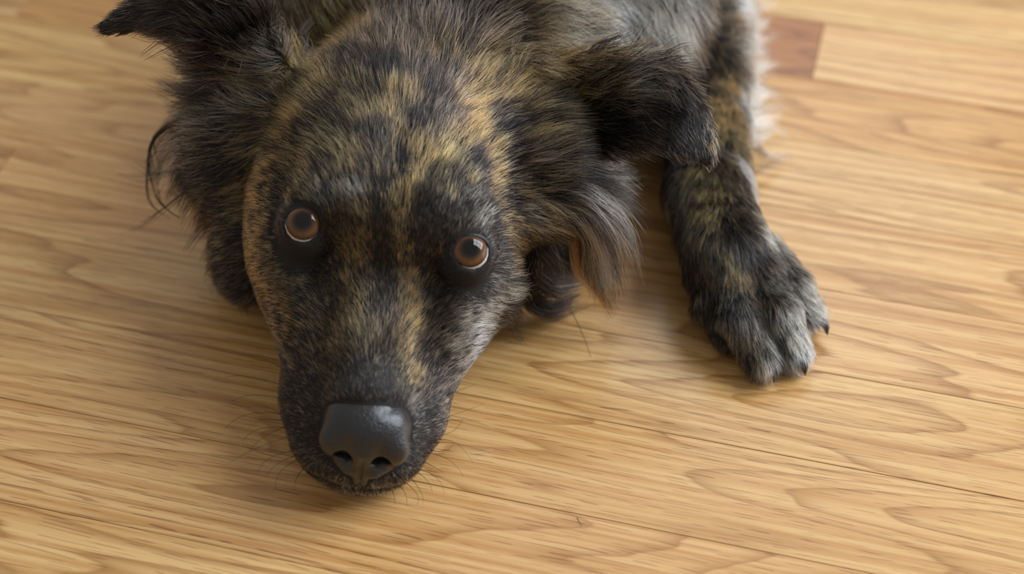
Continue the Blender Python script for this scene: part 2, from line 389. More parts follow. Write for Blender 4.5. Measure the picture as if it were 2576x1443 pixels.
# nap of the coat: pixel, direction in the picture, length (cm), lift
NAP = [
 (935,990,0,-1,.28,.2),(900,940,-.2,-1,.3,.15),(970,930,.2,-1,.3,.15),(960,870,0,-1,.5,.3),(830,930,-.5,-.8,.4,.25),(780,1000,-.6,-.6,.28,.15),(740,930,-.5,-.6,.4,.25),(715,1050,-.7,-.3,.28,.2),
 (740,1140,-.7,0,.28,.2),(820,1215,-.4,.5,.25,.25),(910,1235,0,.8,.28,.3),(1000,1220,.4,.6,.28,.25),(1060,1140,.6,.2,.25,.2),(1090,1040,.6,-.3,.28,.2),(1110,950,.5,-.7,.4,.25),(1050,960,.3,-.9,.4,.25),(1030,850,.3,-.9,.5,.3),(880,850,-.3,-.9,.5,.3),(800,830,-.5,-.7,.5,.3),(740,840,-.6,-.5,.5,.25),
 (960,760,0,-1,.5,.25),(900,740,-.3,-.9,.5,.25),(1030,740,.2,-1,.5,.25),(1100,800,.6,-.6,.5,.25),(1180,780,.8,-.4,.55,.25),(1150,860,.7,-.5,.5,.25),(820,740,-.6,-.7,.5,.25),(740,720,-.8,-.5,.6,.25),(690,780,-.8,-.1,.6,.25),
 (965,640,0,-1,.55,.25),(1010,600,.05,-1,.55,.25),(900,640,-.2,-1,.5,.25),(965,520,0,-1,.7,.25),(900,500,-.3,-.9,.7,.3),(1050,500,.2,-1,.7,.3),(1050,620,.1,-1,.45,.2),
 (850,580,-.1,-1,.45,.25),(830,480,-.3,-.9,.7,.35),(760,470,-.6,-.7,.7,.35),(700,500,-.8,-.4,.7,.3),(640,560,-.9,-.2,.7,.3),(650,640,-.9,.1,.6,.3),(680,700,-.9,.1,.6,.3),(740,670,-.4,.3,.3,.15),(610,480,-.9,0,1.0,.35),
 (1100,560,.1,-1,.45,.25),(1120,490,.2,-1,.7,.3),(1190,500,.4,-.9,.7,.35),(1250,540,.8,-.4,.7,.3),(1300,600,.9,.3,.7,.3),(1290,680,.8,.5,.7,.3),(1240,740,.8,.2,.6,.25),(1190,730,.4,.4,.3,.15),(1220,800,.8,.1,.6,.25),(1330,540,.95,.2,.9,.35),
 (1000,430,0,-1,.9,.3),(900,400,-.4,-.9,1.0,.35),(820,380,-.7,-.6,1.1,.35),(740,390,-.9,-.3,1.1,.35),(660,420,-.95,0,1.2,.35),(1100,400,.4,-.9,1.0,.35),(1180,400,.7,-.6,1.0,.35),(1260,430,.9,-.4,1.0,.35),(1320,460,1,-.1,1.1,.35),
 (1000,320,.05,-1,1.1,.35),(900,290,-.4,-.9,1.1,.35),(800,280,-.8,-.5,1.4,.35),(720,300,-1,-.15,1.5,.35),(650,320,-1,.1,1.8,.35),(1100,290,.4,-.9,1.1,.35),(1200,300,.8,-.5,1.2,.35),(1290,330,.95,-.2,1.5,.35),(1340,390,1,0,1.5,.35),
 (1000,200,0,-1,1.4,.4),(880,190,-.3,-.9,1.4,.4),(780,190,-.8,-.6,1.7,.4),(700,210,-1,-.3,1.8,.4),(1100,190,.25,-1,1.4,.4),(1220,200,.6,-.8,1.5,.4),(1310,250,.9,-.4,1.8,.4),(900,90,-.1,-1,1.8,.45),(800,80,-.2,-1,1.9,.45),(1000,80,.1,-1,1.8,.45),(1120,80,.3,-.9,2.0,.45),(1200,100,.8,-.5,2.2,.45),(740,110,-.3,-1,2.0,.4),
 (1300,60,.6,.4,3.0,.4),(1300,140,.7,.6,3.2,.45),(1360,180,.8,.4,3.0,.45),(1400,90,.8,.3,3.2,.45),(1470,50,.2,.9,3.5,.45),(1530,90,.5,.8,3.2,.45),(1600,60,.3,.9,3.0,.4),(1650,120,.1,1,2.5,.35),(900,10,0,-1,2.2,.4),(1080,10,.2,-1,2.4,.4),(760,20,-.1,-1,2.4,.4),
 (1400,260,.9,-.4,2.0,.35),(1480,220,1,-.25,2.2,.35),(1560,190,1,.0,2.2,.3),(1630,180,.95,.3,2.0,.3),(1690,220,.7,.7,1.5,.3),(1715,270,.6,.8,.5,.12),(1740,310,.4,.9,.4,.1),(1770,380,.35,.9,.35,.1),(1750,360,.35,.9,.35,.1),(1700,330,.6,.8,.5,.12),(1450,330,1,-.05,1.8,.3),(1540,320,1,.1,1.8,.25),(1600,330,.9,.3,1.4,.25),(1660,300,.8,.6,1.0,.2),(1450,400,1,.1,1.8,.35),(1560,370,.9,.3,1.4,.35),
 (1360,330,1,-.1,1.8,.35),(1370,400,1,0,2.2,.35),(1380,460,1,.05,2.2,.4),(1430,520,.9,.4,2.8,.5),(1480,590,.7,.8,3.5,.5),(1420,580,.5,.9,3.5,.45),(1380,640,.4,.9,3.0,.35),(1360,720,.8,.35,2.5,.3),(1330,780,.8,.3,2.0,.3),
 (650,220,-.9,-.4,2.2,.35),(600,160,-.75,-.7,2.2,.3),(660,100,-.5,-.9,2.0,.3),(540,120,-.8,-.55,2.0,.3),(520,210,-.95,-.1,2.4,.35),(600,250,-1,0,2.4,.35),(460,40,-.9,.2,1.4,.25),(350,50,-1,.25,.8,.2),(280,68,-1,.25,.5,.15),(470,90,-.9,.1,1.2,.3),(560,40,-.7,-.6,1.8,.3),
 (640,360,-.95,.15,2.2,.4),(620,420,-.9,.4,2.0,.4),(610,560,-.8,.3,1.0,.35),(620,640,-.5,.7,.9,.3),(650,740,-.5,.7,.8,.3),
 (1790,40,.05,1,1.0,.25),(1830,220,0,1,.9,.25),(1800,350,.05,1,1.0,.25),(1800,500,.1,1,1.0,.25),(1740,450,-.1,1,1.0,.25),(1720,600,-.05,1,1.0,.25),(1860,450,.3,1,.9,.25),(1870,100,.5,1,1.4,.35),(1820,620,.1,1,1.0,.3),(1900,600,.4,.9,.9,.3),(1760,740,0,1,.9,.25),(1850,720,.15,1,.7,.2),(1950,700,.5,.8,.7,.2),(1900,800,.25,1,.8,.2),(1800,860,.2,1,.5,.15),(1880,900,.2,1,.85,.2),(1930,900,.2,1,.9,.22),(1970,830,.4,.9,.85,.2),(2000,880,.35,.9,.85,.2),(2030,780,.7,.7,.8,.22),(2060,810,.7,.6,.6,.2)]
# coat colours, with some shade and highlight painted in: pixel, share of dark hair, hue of the light hair (0 tan, 1 gold, 2 cream, 3 white, 4 grey)
COAT = [
 (1130,490,.55,1),(1180,500,.55,2),(1230,530,.5,2),(1260,510,.45,0),(865,525,.6,1),(880,600,.45,0),(870,660,.45,0),(1085,640,.75,0),(780,455,.55,1),(720,450,.6,0),
 (962,480,0.98,0),(962,520,0.98,0),(962,560,0.98,0),(962,600,0.98,0),(962,640,0.98,0),(962,680,0.98,0),(962,720,0.98,0),(962,760,0.98,0),(1035,450,0.04,0),(1020,480,0.04,0),(1012,520,0.04,0),(1008,560,0.04,0),(1010,600,0.04,0),(1014,640,0.04,0),(1022,680,0.04,0),(1030,720,0.04,0),(1036,760,0.04,0),(1040,800,0.04,0),(1058,520,0.97,0),(1058,560,0.97,0),(1058,600,0.97,0),(1058,640,0.97,0),(1058,680,0.97,0),(912,600,0.2,0),(900,640,0.2,0),(905,680,0.2,0),(915,720,0.2,0),
 (900,960,.97,4),(1000,1020,.9,4),(1050,1050,.7,2),(1080,1000,.65,4),(800,1000,.93,0),(740,1000,.9,4),(720,1100,.92,4),(780,1180,.9,4),(900,1235,.6,2),(1000,1220,.7,4),(1060,1130,.7,4),(820,1215,.7,4),
 (960,880,.6,4),(900,850,.6,1),(830,850,.7,0),(760,870,.85,0),(730,900,.85,4),(1020,870,.45,0),(1045,950,.45,0),(1090,900,.75,4),(1120,950,.7,4),(1150,870,.35,2),(1180,800,.25,2),(1100,800,.7,4),(1085,740,.7,4),(960,950,.9,4),(850,930,.8,1),(1000,950,.75,1),
 (970,780,.65,4),(900,760,.45,0),(1030,760,.2,0),(1015,640,.12,0),(1005,560,.2,0),(1000,500,.3,0),(1040,450,.3,0),(1070,420,.25,0),(1030,700,.12,0),(960,640,.97,0),(960,700,.97,0),(965,570,.9,0),(955,500,.8,0),(960,400,.8,0),(1000,400,.75,0),(1052,600,.97,0),(1060,530,.9,0),(1062,660,.95,0),
 (900,640,.3,0),(920,700,.4,0),(920,600,.4,0),(880,560,.7,1),(890,480,.45,2),(920,430,.5,0),(915,540,.5,0),
 (830,620,.85,1),(850,560,.72,1),(820,500,.7,2),(760,480,.7,1),(700,560,1.,4),(740,650,1.,4),(800,660,.97,4),(865,450,.45,0),(800,445,.6,1),(760,430,.75,1),(840,415,.5,1),(700,470,.8,1),(720,620,1.,4),  # left brow: highlight and relief from its shade painted as paler hair
 (640,560,.45,0),(650,620,.45,0),(690,690,.45,0),(750,720,.55,1),(700,760,.45,0),(800,760,.6,1),(850,700,.45,0),(640,680,.4,0),(680,800,.6,4),(610,520,.5,0),(600,470,.55,0),(640,460,.4,0),(660,520,.4,0),(780,800,.65,0),(720,830,.7,0),
 (1110,600,.7,2),(1090,560,.75,1),(1120,520,.68,2),(1190,545,.72,2),(1240,565,.85,4),(1240,680,.85,4),(1130,700,1,4),(1190,720,.95,4),(1090,670,.93,4),(1235,710,.6,2),  # light put into the hair colour where the right brow is shaded
 (1130,470,.55,1),(1180,450,.55,1),(1230,490,.55,0),(1300,480,.35,0),(1280,550,.3,0),(1320,520,.35,2),(1310,600,.3,0),(1290,660,.35,0),(1270,720,.4,2),(1230,770,.25,2),(1200,840,.2,3),
 (1200,414,.92,4),(1215,470,.88,4),(1225,510,.7,4),(1285,380,.9,4),(1285,430,.85,4),(1290,500,.8,4),(1245,380,.25,0),(1245,440,.4,0),(1252,324,.9,4),(1195,310,.2,0),(1310,440,.5,0),(1225,350,.5,0),
 (975,280,.1,0),(1000,330,.2,0),(1020,360,.3,0),(930,290,.3,1),(985,190,.92,4),(890,150,.92,4),(1080,240,.85,4),(1060,290,.75,4),(925,330,.85,4),(950,355,.88,4),(1040,315,.9,4),(1090,300,.7,4),(1130,300,.5,4),(880,370,.4,1),(850,340,.65,1),(1060,390,.25,0),(1130,390,.3,1),(1010,415,.9,0),(1000,450,.85,0),(1090,460,.75,1),(1160,345,.25,0),(990,240,.35,0),(1040,250,.55,0),(920,240,.6,1),
 (870,110,.25,0),(820,110,.3,1),(950,120,.55,4),(1050,120,.55,4),(1150,160,.6,0),(1230,170,.5,0),(1280,230,.6,0),(1200,230,.55,0),(1170,110,.65,4),(1100,150,.65,0),(1050,180,.7,4),(1120,200,.6,4),(750,130,.4,2),(720,190,.3,1),(800,200,.4,1),(760,240,.6,1),(850,220,.8,1),(700,260,.75,1),(640,310,.9,1),(720,330,.5,0),(690,360,.85,1),(760,350,.9,1),(820,300,.75,1),(780,400,.75,1),(700,420,.75,0),(650,400,.85,0),(820,260,.5,1),(880,290,.55,1),(1000,150,.6,4),
 (800,40,.45,0),(900,40,.45,0),(1000,40,.6,4),(1100,40,.6,4),(1180,60,.75,4),(1255,60,.97,0),(1300,90,.35,0),(1340,60,.25,2),(1290,40,.6,0),(1390,50,.4,0),(1350,130,.3,0),(1400,150,.4,0),(1430,120,.3,2),(1420,30,.3,2),(1320,160,.45,0),(1380,110,.2,2),(1420,180,.6,0),(1370,230,.5,1),(1470,50,.08,3),(1520,80,.12,3),(1560,50,.25,2),(1620,80,.6,0),(1650,40,.35,2),(1560,130,.35,2),(1500,160,.5,1),(1450,230,.7,0),(740,30,.4,2),(760,70,.35,2),(700,30,.5,2),(800,15,.5,0),  # darkest point is a crease, its shade painted as dark hair
 (1420,300,.85,1),(1500,220,.6,1),(1580,195,.55,2),(1650,200,.6,4),(1500,300,.9,4),(1560,290,.85,4),(1640,280,.96,4),(1700,280,.9,4),(1740,320,.95,4),(1770,390,.95,4),(1450,380,.97,4),(1380,340,.7,1),(1340,400,.55,4),(1400,440,.93,4),(1340,330,.6,1),
 (1380,390,.9,1),(1390,480,.85,1),(1360,450,.75,1),(1400,360,.93,1),(1430,440,.93,1),(1440,500,.8,1),(1380,300,.75,1),(1420,330,.9,1),(1400,250,.7,1),(1370,520,.5,1),(1420,500,.6,1),(1460,550,.5,2),(1480,600,.4,2),(1400,620,.99,4),(1350,700,.97,4),(1420,640,.8,4),(1300,800,.95,4),(1350,600,.9,1),
 (620,80,.9,4),(680,60,.75,4),(560,150,.98,4),(480,200,.98,4),(350,40,.99,4),(560,210,.95,4),(590,260,.75,2),(690,110,.6,2),(530,40,.98,4),(730,150,.35,1),(640,215,.6,1),
 (640,340,.8,1),(620,400,.93,0),(560,440,.95,4),(545,500,.93,4),(570,380,.85,1),(640,260,.55,2),(600,290,.6,2),(680,170,.5,2),(670,230,.45,1),(590,600,.9,0),(630,740,.97,4),
 (1790,60,.75,0),(1800,150,.75,0),(1840,285,.25,0),(1790,350,.6,1),(1760,450,.55,1),(1820,420,.65,1),(1780,550,.55,1),(1850,560,.85,1),(1880,640,.85,0),(1800,650,.6,1),(1850,680,.45,0),(1780,760,.75,1),(1850,760,.6,2),(1910,760,.7,0),(1960,720,.55,2),(2020,760,.3,2),(1900,860,.65,1),(1950,850,.35,2),(2000,850,.1,2),(1990,800,.3,2),(2045,770,.2,2),(2010,900,.1,3),(1920,920,.35,2),(1960,900,.45,2),(1980,920,.25,3),(1800,850,.85,4),(1860,900,.8,1),(2040,800,.25,3),(1830,820,.5,2),
 (1740,60,.85,0),(1840,60,.6,0),(1840,150,.65,0),(1845,220,.45,0),(1760,150,.8,0),(1740,150,.9,0),(1850,350,.5,1),(1880,60,.05,3),(1870,100,.05,3),(1870,250,.05,3),(1893,420,.05,3),(1925,560,.3,2),(1700,200,.99,4),(1700,400,.93,4),(1710,600,.93,1),(1725,720,.93,4)]
HUES = np.array([srgb(214, 126, 70), srgb(206, 136, 76), srgb(216, 178, 142), srgb(238, 224, 202), srgb(150, 114, 88), srgb(168, 156, 146)])
DARK = srgb(17, 14, 14)

ni = np.array([skin_at(g[0], g[1]) for g in NAP]); nP = V[ni]; nN = N[ni]
nD = []
for (px, py, dx, dy, L, lf), n in zip(NAP, nN):
    i = skin_at(px, py); vd = view[i]; v = RIGHT * dx - UP * dy; v /= np.linalg.norm(v)
    al = -(v @ n) / max(.3, vd @ n); d = v + al * vd; d -= n * (d @ n); nD.append(d / np.linalg.norm(d))
nD = np.array(nD); nL = np.array([g[4] * (.78 if 600 < g[0] < 1330 and 100 < g[1] < 800 else 1) for g in NAP]); nF = np.array([g[5] * (.75 if 600 < g[0] < 1330 and 100 < g[1] < 800 else 1) for g in NAP])
# the unseen rest of the dog: nap runs to the tail
xt = [((-6, 30, 16), (0, 1, -.1), 3.), ((8, 35, 14), (.3, 1, -.4), 3.), ((-10, 30, 8), (-.3, .8, -.6), 3.), ((12, 50, 10), (.3, .8, -.6), 3.), ((-12, 50, 8), (-.3, .8, -.6), 3.), ((0, 60, 16), (0, 1, -.2), 3.), ((-10, 10, 6), (-.2, .6, -.7), 3.)]
nP = np.r_[nP, [a[0] for a in xt]]; nD = np.r_[nD, [np.array(a[1]) / np.linalg.norm(a[1]) for a in xt]]; nL = np.r_[nL, [a[2] for a in xt]]; nF = np.r_[nF, [.35] * len(xt)]
nN = np.r_[nN, [(0, 0, 1), (.5, 0, .8), (-1, 0, .2), (1, 0, .3), (-1, 0, .3), (0, 0, 1), (-1, 0, .2)]]
cP = V[[skin_at(g[0], g[1]) for g in COAT]]; cD = np.array([g[2] - (.1 if 600 < g[0] < 1000 else .05) * (.3 < g[2] < .9) if 600 < g[0] < 1330 and 90 < g[1] < 450 else (min(g[2] * 1.15, .98) if g[0] > 1690 and g[2] > .3 else g[2]) for g in COAT]); cH = np.eye(6)[[g[3] for g in COAT]]
def blend(p, n, P, Nn, vals, s, pw):
    outs = [np.zeros((len(p),) + v.shape[1:]) for v in vals]
    for a in range(0, len(p), 20000):
        q = p[a:a + 20000]; d2 = ((q[:, None] - P[None]) ** 2).sum(-1)
        w_ = 1 / (d2 + s * s) ** pw
        if n is not None: w_ *= np.clip(.15 + n[a:a + 20000] @ Nn.T, .05, 1)
        w_ /= w_.sum(1, keepdims=True)
        for o, v in zip(outs, vals): o[a:a + 20000] = w_ @ v
    return outs

# ---- roots
T = np.concatenate([Q[:, [0, 1, 2]], Q[:, [0, 2, 3]]])
e1 = V[T[:, 1]] - V[T[:, 0]]; e2 = V[T[:, 2]] - V[T[:, 0]]
ar = np.linalg.norm(np.cross(e1, e2), axis=1) / 2; tc = V[T].mean(1); tn = N[T].mean(1)
ql = W2L(tc)
dens = np.full(len(T), 130.)
headm = (np.abs(ql[:, 0]) < 7.5) & (ql[:, 1] < 9) & (ql[:, 1] > -10)
dens[headm] = 230
dens[headm & (ql[:, 1] < 1)] = 330
dens[headm & (ql[:, 1] < -3)] = 480
dens[(tc[:, 0] > 6.5) & (tc[:, 1] < 12) & (tc[:, 2] < 6.5)] = 270
dens[tc[:, 1] > 14] = 80
dens[tc[:, 1] > 26] = 14
dens[tc[:, 2] < .2] = 0
vd = CAM - tc; vd /= np.linalg.norm(vd, axis=1, keepdims=True)
dens *= np.where((tn[:, 2] < -.5), .25, 1)
ns = nose_sdf(unbend(ql) - (NOSE_DX, 0, 0))
dens[(ns < .04) & headm] = 0                                            # bare nose
for e, a in zip(EYE, EYE_AX):
    u, v = eye_frame(a); r = ql - e; rl = np.linalg.norm(r, axis=1) + 1e-9
    ang = np.degrees(np.arccos(np.clip(r @ a / rl, -1, 1))); low = np.clip(-(r @ v) / rl, 0, 1)
    dens[(rl < 1.9) & (ang < 45 + 14 * low)] = 0                        # bare lid margin, broader below the eye
nearE = np.min([np.linalg.norm(ql - e, axis=1) for e in EYE], axis=0)
dens *= np.where(nearE < 1.7, 1.6, 1.)
pr = ar * dens; NH = int(pr.sum()); print('hairs', NH)
pick = np.searchsorted(np.cumsum(pr) / pr.sum(), rng.random(NH)); pick = np.minimum(pick, len(T) - 1)
a, b = rng.random(NH), rng.random(NH); f = a + b > 1; a[f] = 1 - a[f]; b[f] = 1 - b[f]
rp = V[T[pick, 0]] + e1[pick] * a[:, None] + e2[pick] * b[:, None]
rn = N[T[pick, 0]] * (1 - a - b)[:, None] + N[T[pick, 1]] * a[:, None] + N[T[pick, 2]] * b[:, None]
rn /= np.linalg.norm(rn, axis=1, keepdims=True)
big = np.clip(np.sqrt(170 / np.maximum(dens[pick], 1)), .6, 3.2)
d, L, lf = blend(rp, rn, nP, nN, [nD, nL[:, None], nF[:, None]], .5, 2.)
L = L[:, 0]; lf = lf[:, 0]
pd, hu = blend(rp, None, cP, None, [cD[:, None], cH], .22, 2.5); pd = pd[:, 0]
# locks: neighbouring hairs lean alike
lk = np.clip(L / 1.3, .3, 1.5)
d = d + (vnoise3(rp / .45) * .28 + vnoise3(rp / 1.6 + 9) * .22) * lk[:, None] + rng.normal(size=d.shape) * .13
d -= rn * (d * rn).sum(1, keepdims=True); d /= np.linalg.norm(d, axis=1, keepdims=True) + 1e-9
rq = W2L(rp)
for e, a_ in zip(EYE, EYE_AX):                                          # very short dark hair on the lids
    u_, v_ = eye_frame(a_); r_ = rq - e; rl_ = np.linalg.norm(r_, axis=1) + 1e-9
    k_ = np.clip((1.45 + .4 * np.clip(-(r_ @ v_) / rl_, 0, 1) - rl_) / .4, 0, 1) * (rl_ < 2.2)
    L = L * (1 - .6 * k_); lf = lf * (1 - .3 * k_); pd = pd + (.97 - pd) * k_
L = L * rng.uniform(.6, 1.15, NH) * (.85 + .3 * vnoise(rp / .7 + 3))
# brindle: share of dark hair varies in streaks
tx = rp - d * ((rp * d).sum(1, keepdims=True)) * .55
br = vnoise(tx / .3 + 5) * .45 + vnoise(tx / .75 + 23) * .35 + vnoise(rp / .16) * .2
pdk = np.clip(pd + (br - .5) * 2.6 * np.clip(1.15 - np.abs(pd - .5) * 1.7, .25, 1), .04, .985)
cell = np.floor((rp + .35 * d) / .11).astype(int)                       # hairs of one wisp share their colour
hsh = ((cell[:, 0] * 73856093) ^ (cell[:, 1] * 19349663) ^ (cell[:, 2] * 83492791)) & 0xffffff
wisp = np.random.default_rng(3).random(4096)[hsh % 4096]; wis2 = np.random.default_rng(4).random(4096)[(hsh // 7) % 4096]
isd = np.where(rng.random(NH) < .55, wisp, rng.random(NH)) < pdk
hue = hu @ HUES
lite = np.minimum(hue * rng.uniform(.85, 1.45, (NH, 1)) * (.75 + .6 * wis2)[:, None], .85) * (1 + rng.normal(size=(NH, 3)) * .04)
dark = DARK * rng.uniform(.6, 1.7, (NH, 1))
sem = rng.random(NH)
tipc = np.where(isd[:, None], dark, lite)
# light hair has a darker foot, some dark hair a brownish tip
rootc = np.where(isd[:, None], dark * .8, lite * .55 + dark * .3)
tipc = np.where((isd & (sem < .12))[:, None], lite * .6, tipc)

NPT = 6
sv = np.linspace(0, 1, NPT)
def strands(rp, rn, d, L, lf, wave=None):
    """bend from the lifted root into the nap"""
    pts = np.zeros((len(rp), NPT, 3)); pts[:, 0] = rp - rn * .03
    lift0 = np.minimum(lf * 2.2, .95)[:, None]; cur = pts[:, 0].copy()
    for i in range(1, NPT):
        s = sv[i - 1]
        up = lift0 * (1 - s) ** 1.5 + (lf[:, None] * .35)
        v = d * 1. + rn * up
        if wave is not None: v = v + wave * np.sin(s * 5. + 2.)
        v /= np.linalg.norm(v, axis=1, keepdims=True)
        cur = cur + v * (L / (NPT - 1))[:, None]; pts[:, i] = cur
    return pts
wv = vnoise3(rp / 1.1 + 31) * np.clip((L - 1.2) / 2, 0, .6)[:, None]
wv[:, 2] -= np.clip((L - 1.8) / 3, 0, .4)
pts = strands(rp, rn, d, L, lf, wv)
pts[..., 2] = np.maximum(pts[..., 2], .03)
rad = (np.where(L < .45, .0098, .0135) * np.clip(big, .8, 3) * np.clip(.85 + L * .1, .8, 1.2))[:, None] * (1 - .8 * sv ** 1.5)[None]
colr = rootc[:, None] + (tipc - rootc)[:, None] * np.clip(sv * 2.2, 0, 1)[None, :, None]

def fur_material():
    t = NT('fur'); at = t.n('ShaderNodeAttribute', attribute_name='hair_color')
    h = t.n('ShaderNodeBsdfHairPrincipled', {'Color': at.outputs['Color'], 'Roughness': .3, 'Radial Roughness': .5, 'Coat': 0., 'IOR': 1.38}, parametrization='COLOR', model='CHIANG')
    return t.done(h.outputs[0])
FUR = fur_material()
def fur_obj(name, pts, rad, colr, parent):
    n, k = pts.shape[:2]
    hc = bpy.data.hair_curves.new(name); hc.add_curves([k] * n)
    hc.attributes['position'].data.foreach_set('vector', (pts * CM).astype(np.float32).ravel())
    r = hc.attributes.get('radius') or hc.attributes.new('radius', 'FLOAT', 'POINT'); r.data.foreach_set('value', (rad * CM).astype(np.float32).ravel())
    ca = hc.attributes.new('hair_color', 'FLOAT_COLOR', 'POINT')
    ca.data.foreach_set('color', np.concatenate([colr, np.ones((n, k, 1))], -1).astype(np.float32).ravel())
    hc.materials.append(FUR); o = bpy.data.objects.new(name, hc); col.objects.link(o); o.parent = parent
    o['kind'] = 'stuff'; return o
fur_obj('fur', pts, rad, colr, dog)
print('fur', time.time() - T0)

# ---------------------------------------------------------------- long locks: centre line (pixel, height), spread at foot and tip, hairs, share of dark, hue
LOCKS = [
 ([(640,290,9),(560,297,8.5),(470,318,7.3),(405,365,6),(388,440,5)], .7, .55, 420, .55, 2),
 ([(640,330,8.5),(540,348,8),(460,388,7),(425,455,5.6)], .7, .7, 460, .45, 2),
 ([(630,380,8),(540,408,7.5),(470,455,6),(438,525,4.6)], .7, .6, 420, .75, 1),
 ([(620,430,7.5),(550,468,6.6),(490,525,5),(478,560,4)], .7, .6, 380, .75, 1),
 ([(620,480,6.5),(560,520,5.5),(515,560,4.4),(500,585,3.4)], .7, .6, 340, .85, 1),
 ([(520,275,8.8),(425,310,7.5),(378,350,6.5),(371,420,5.5),(366,490,4.6),(376,522,4.2),(425,545,3.8)], .16, .12, 70, .9, 1),
 ([(520,400,7),(450,430,6),(380,440,5.6),(305,415,5.2)], .2, .3, 16, .9, 1),
 ([(480,470,6),(420,520,5),(360,560,4.2),(320,580,4)], .2, .4, 12, .9, 1),
 ([(630,240,10),(550,240,10),(470,238,9.6),(425,215,9.4)], .9, .8, 420, .96, 4),
 ([(620,270,9.5),(530,270,9),(450,275,8.5),(425,290,8)], .7, .6, 360, .85, 2),
 ([(620,560,5),(575,620,3),(550,690,1.3)], .9, .9, 420, .97, 4),
 ([(640,620,4.4),(590,670,2.4),(570,715,1)], .9, .9, 420, .97, 4),
 ([(650,680,4),(610,725,1.6),(620,752,.5)], .9, .8, 300, .96, 4),
 ([(1370,470,8.6),(1440,500,8.4),(1500,560,7.3),(1530,640,5.4),(1545,720,3.8)], .7, .7, 420, .4, 5),
 ([(1390,500,8.4),(1450,540,7.8),(1490,600,6.4),(1495,680,4.4),(1525,765,2)], .6, .55, 360, .45, 5),
 ([(1400,470,8.8),(1480,490,8.8),(1550,550,7.8),(1590,620,6.4),(1600,680,5)], .7, .6, 360, .5, 5),
 ([(1420,520,7.6),(1450,600,6),(1455,660,4.6),(1500,730,3),(1537,792,1.2)], .45, .25, 170, .45, 0),
 ([(1350,430,9),(1450,440,9),(1530,460,8.6),(1600,510,7.6)], .8, .9, 420, .7, 2),
 ([(1330,640,5),(1345,700,3.2),(1395,735,1.8),(1465,718,1.2)], .7, .6, 300, .85, 2),
 ([(1310,690,3.8),(1335,755,1.8),(1385,785,1),(1460,750,.9)], .8, .5, 340, .88, 4),
 ([(1270,740,3),(1285,790,1.2),(1310,822,.5)], .9, .7, 280, .95, 4),
 ([(1340,560,6.5),(1370,620,5),(1380,690,3)], .9, .8, 300, .97, 4),
 ([(1580,165,12.2),(1670,150,12.4),(1735,190,12),(1760,245,11.6)], .3, .35, 60, .5, 2),
 ([(1560,185,12),(1650,175,12.3),(1710,215,12),(1735,280,11.5)], .4, .4, 60, .65, 4),
 ([(770,140,12.6),(752,100,13),(745,60,13.2)], .4, .3, 40, .55, 1),
 ([(690,120,13),(670,70,14),(640,20,15)], .7, .6, 120, .5, 5),
 ([(470,80,14.6),(440,100,14),(400,125,13.5)], 1.0, .8, 24, .9, 2),
 ([(2030,740,2),(2062,752,1.5),(2085,748,1)], .5, .4, 60, .2, 3),
 ([(1990,860,1.6),(2025,878,1.1),(2042,890,.6)], .5, .35, 60, .1, 3),
 ([(1925,900,1.6),(1935,940,1.0),(1938,965,.3)], .4, .3, 60, .2, 3),
]
lr = np.random.default_rng(11)
for y in np.arange(-30, 350, 9):
    q = lr.random(4); LOCKS.append(([(1866, y, 2.6), (1886 + 8 * q[0], y + 10 + 18 * q[1], 1.9), (1900 + 55 * q[2] ** 2, y + 70 * q[3] - 5, .9)], .4, .55, 75, .1, 3))
LOCKS.append(([(1888, 350, 2.2), (1920, 388, 1.2), (1980, 383, .4)], .4, .25, 110, .35, 2))
LP, LR_, LC = [], [], []
for cl, s0, s1, n, dk, hu_ in LOCKS:
    g = np.array([W(*q) for q in cl]); seg = np.r_[0, np.cumsum(np.linalg.norm(np.diff(g, axis=0), axis=1))]; tt = seg / seg[-1]
    # smooth the centre line
    K = 10; ts = np.linspace(0, 1, K); fine = np.stack([np.interp(np.linspace(0, 1, 60), tt, g[:, k]) for k in range(3)], 1)
    ker = np.ones(11) / 11; fp = np.pad(fine, ((5, 5), (0, 0)), mode='reflect', reflect_type='odd'); fine = np.stack([np.convolve(fp[:, k], ker, 'valid') for k in range(3)], 1)
    off = rng.normal(size=(n, 3)); off /= np.maximum(1, np.linalg.norm(off, axis=1, keepdims=True) / 1.6)
    sub = rng.normal(size=(max(2, n // 28), 3)); si = rng.integers(0, len(sub), n)      # wisps inside the lock
    ln = rng.uniform(.65, 1.08, n); st = rng.uniform(0, .18, n)
    u = st[:, None] + (ln - st)[:, None] * ts[None]; u = np.clip(u, 0, 1) * 59
    i0 = np.minimum(u.astype(int), 58); fr_ = (u - i0)[..., None]; cen = fine[i0] * (1 - fr_) + fine[i0 + 1] * fr_
    sp = s0 + (s1 - s0) * ts
    mixw = (ts[None] * .8)[..., None]
    o3 = (off[:, None] * .55 * (1 - mixw) + (sub[si][:, None] * .8 + off[:, None] * .16) * mixw) * sp[None, :, None]
    wvv = np.sin(ts * 7 + si[:, None] * 1.7)[..., None] * sub[si][:, None] * .12 * ts[None, :, None]
    pp = cen + o3 + wvv; pp[..., 2] = np.maximum(pp[..., 2], .04)
    LP.append(pp); LR_.append((.013 * rng.uniform(.7, 1.2, n))[:, None] * (1 - .75 * ts ** 1.5)[None])
    wd = rng.random(len(sub))[si]; isd_ = (.6 * wd + .4 * rng.random(n)) < dk * .85 + .05
    lc = np.where(isd_[:, None], DARK * rng.uniform(.7, 1.8, (n, 1)), HUES[hu_] * rng.uniform(.55, 1.1, (n, 1)))
    LC.append(np.repeat(lc[:, None], K, 1) * (.6 + .4 * np.clip(ts * 2, 0, 1))[None, :, None])
fur_obj('long_fur', np.concatenate(LP), np.concatenate(LR_), np.concatenate(LC), dog)
print('locks', time.time() - T0)

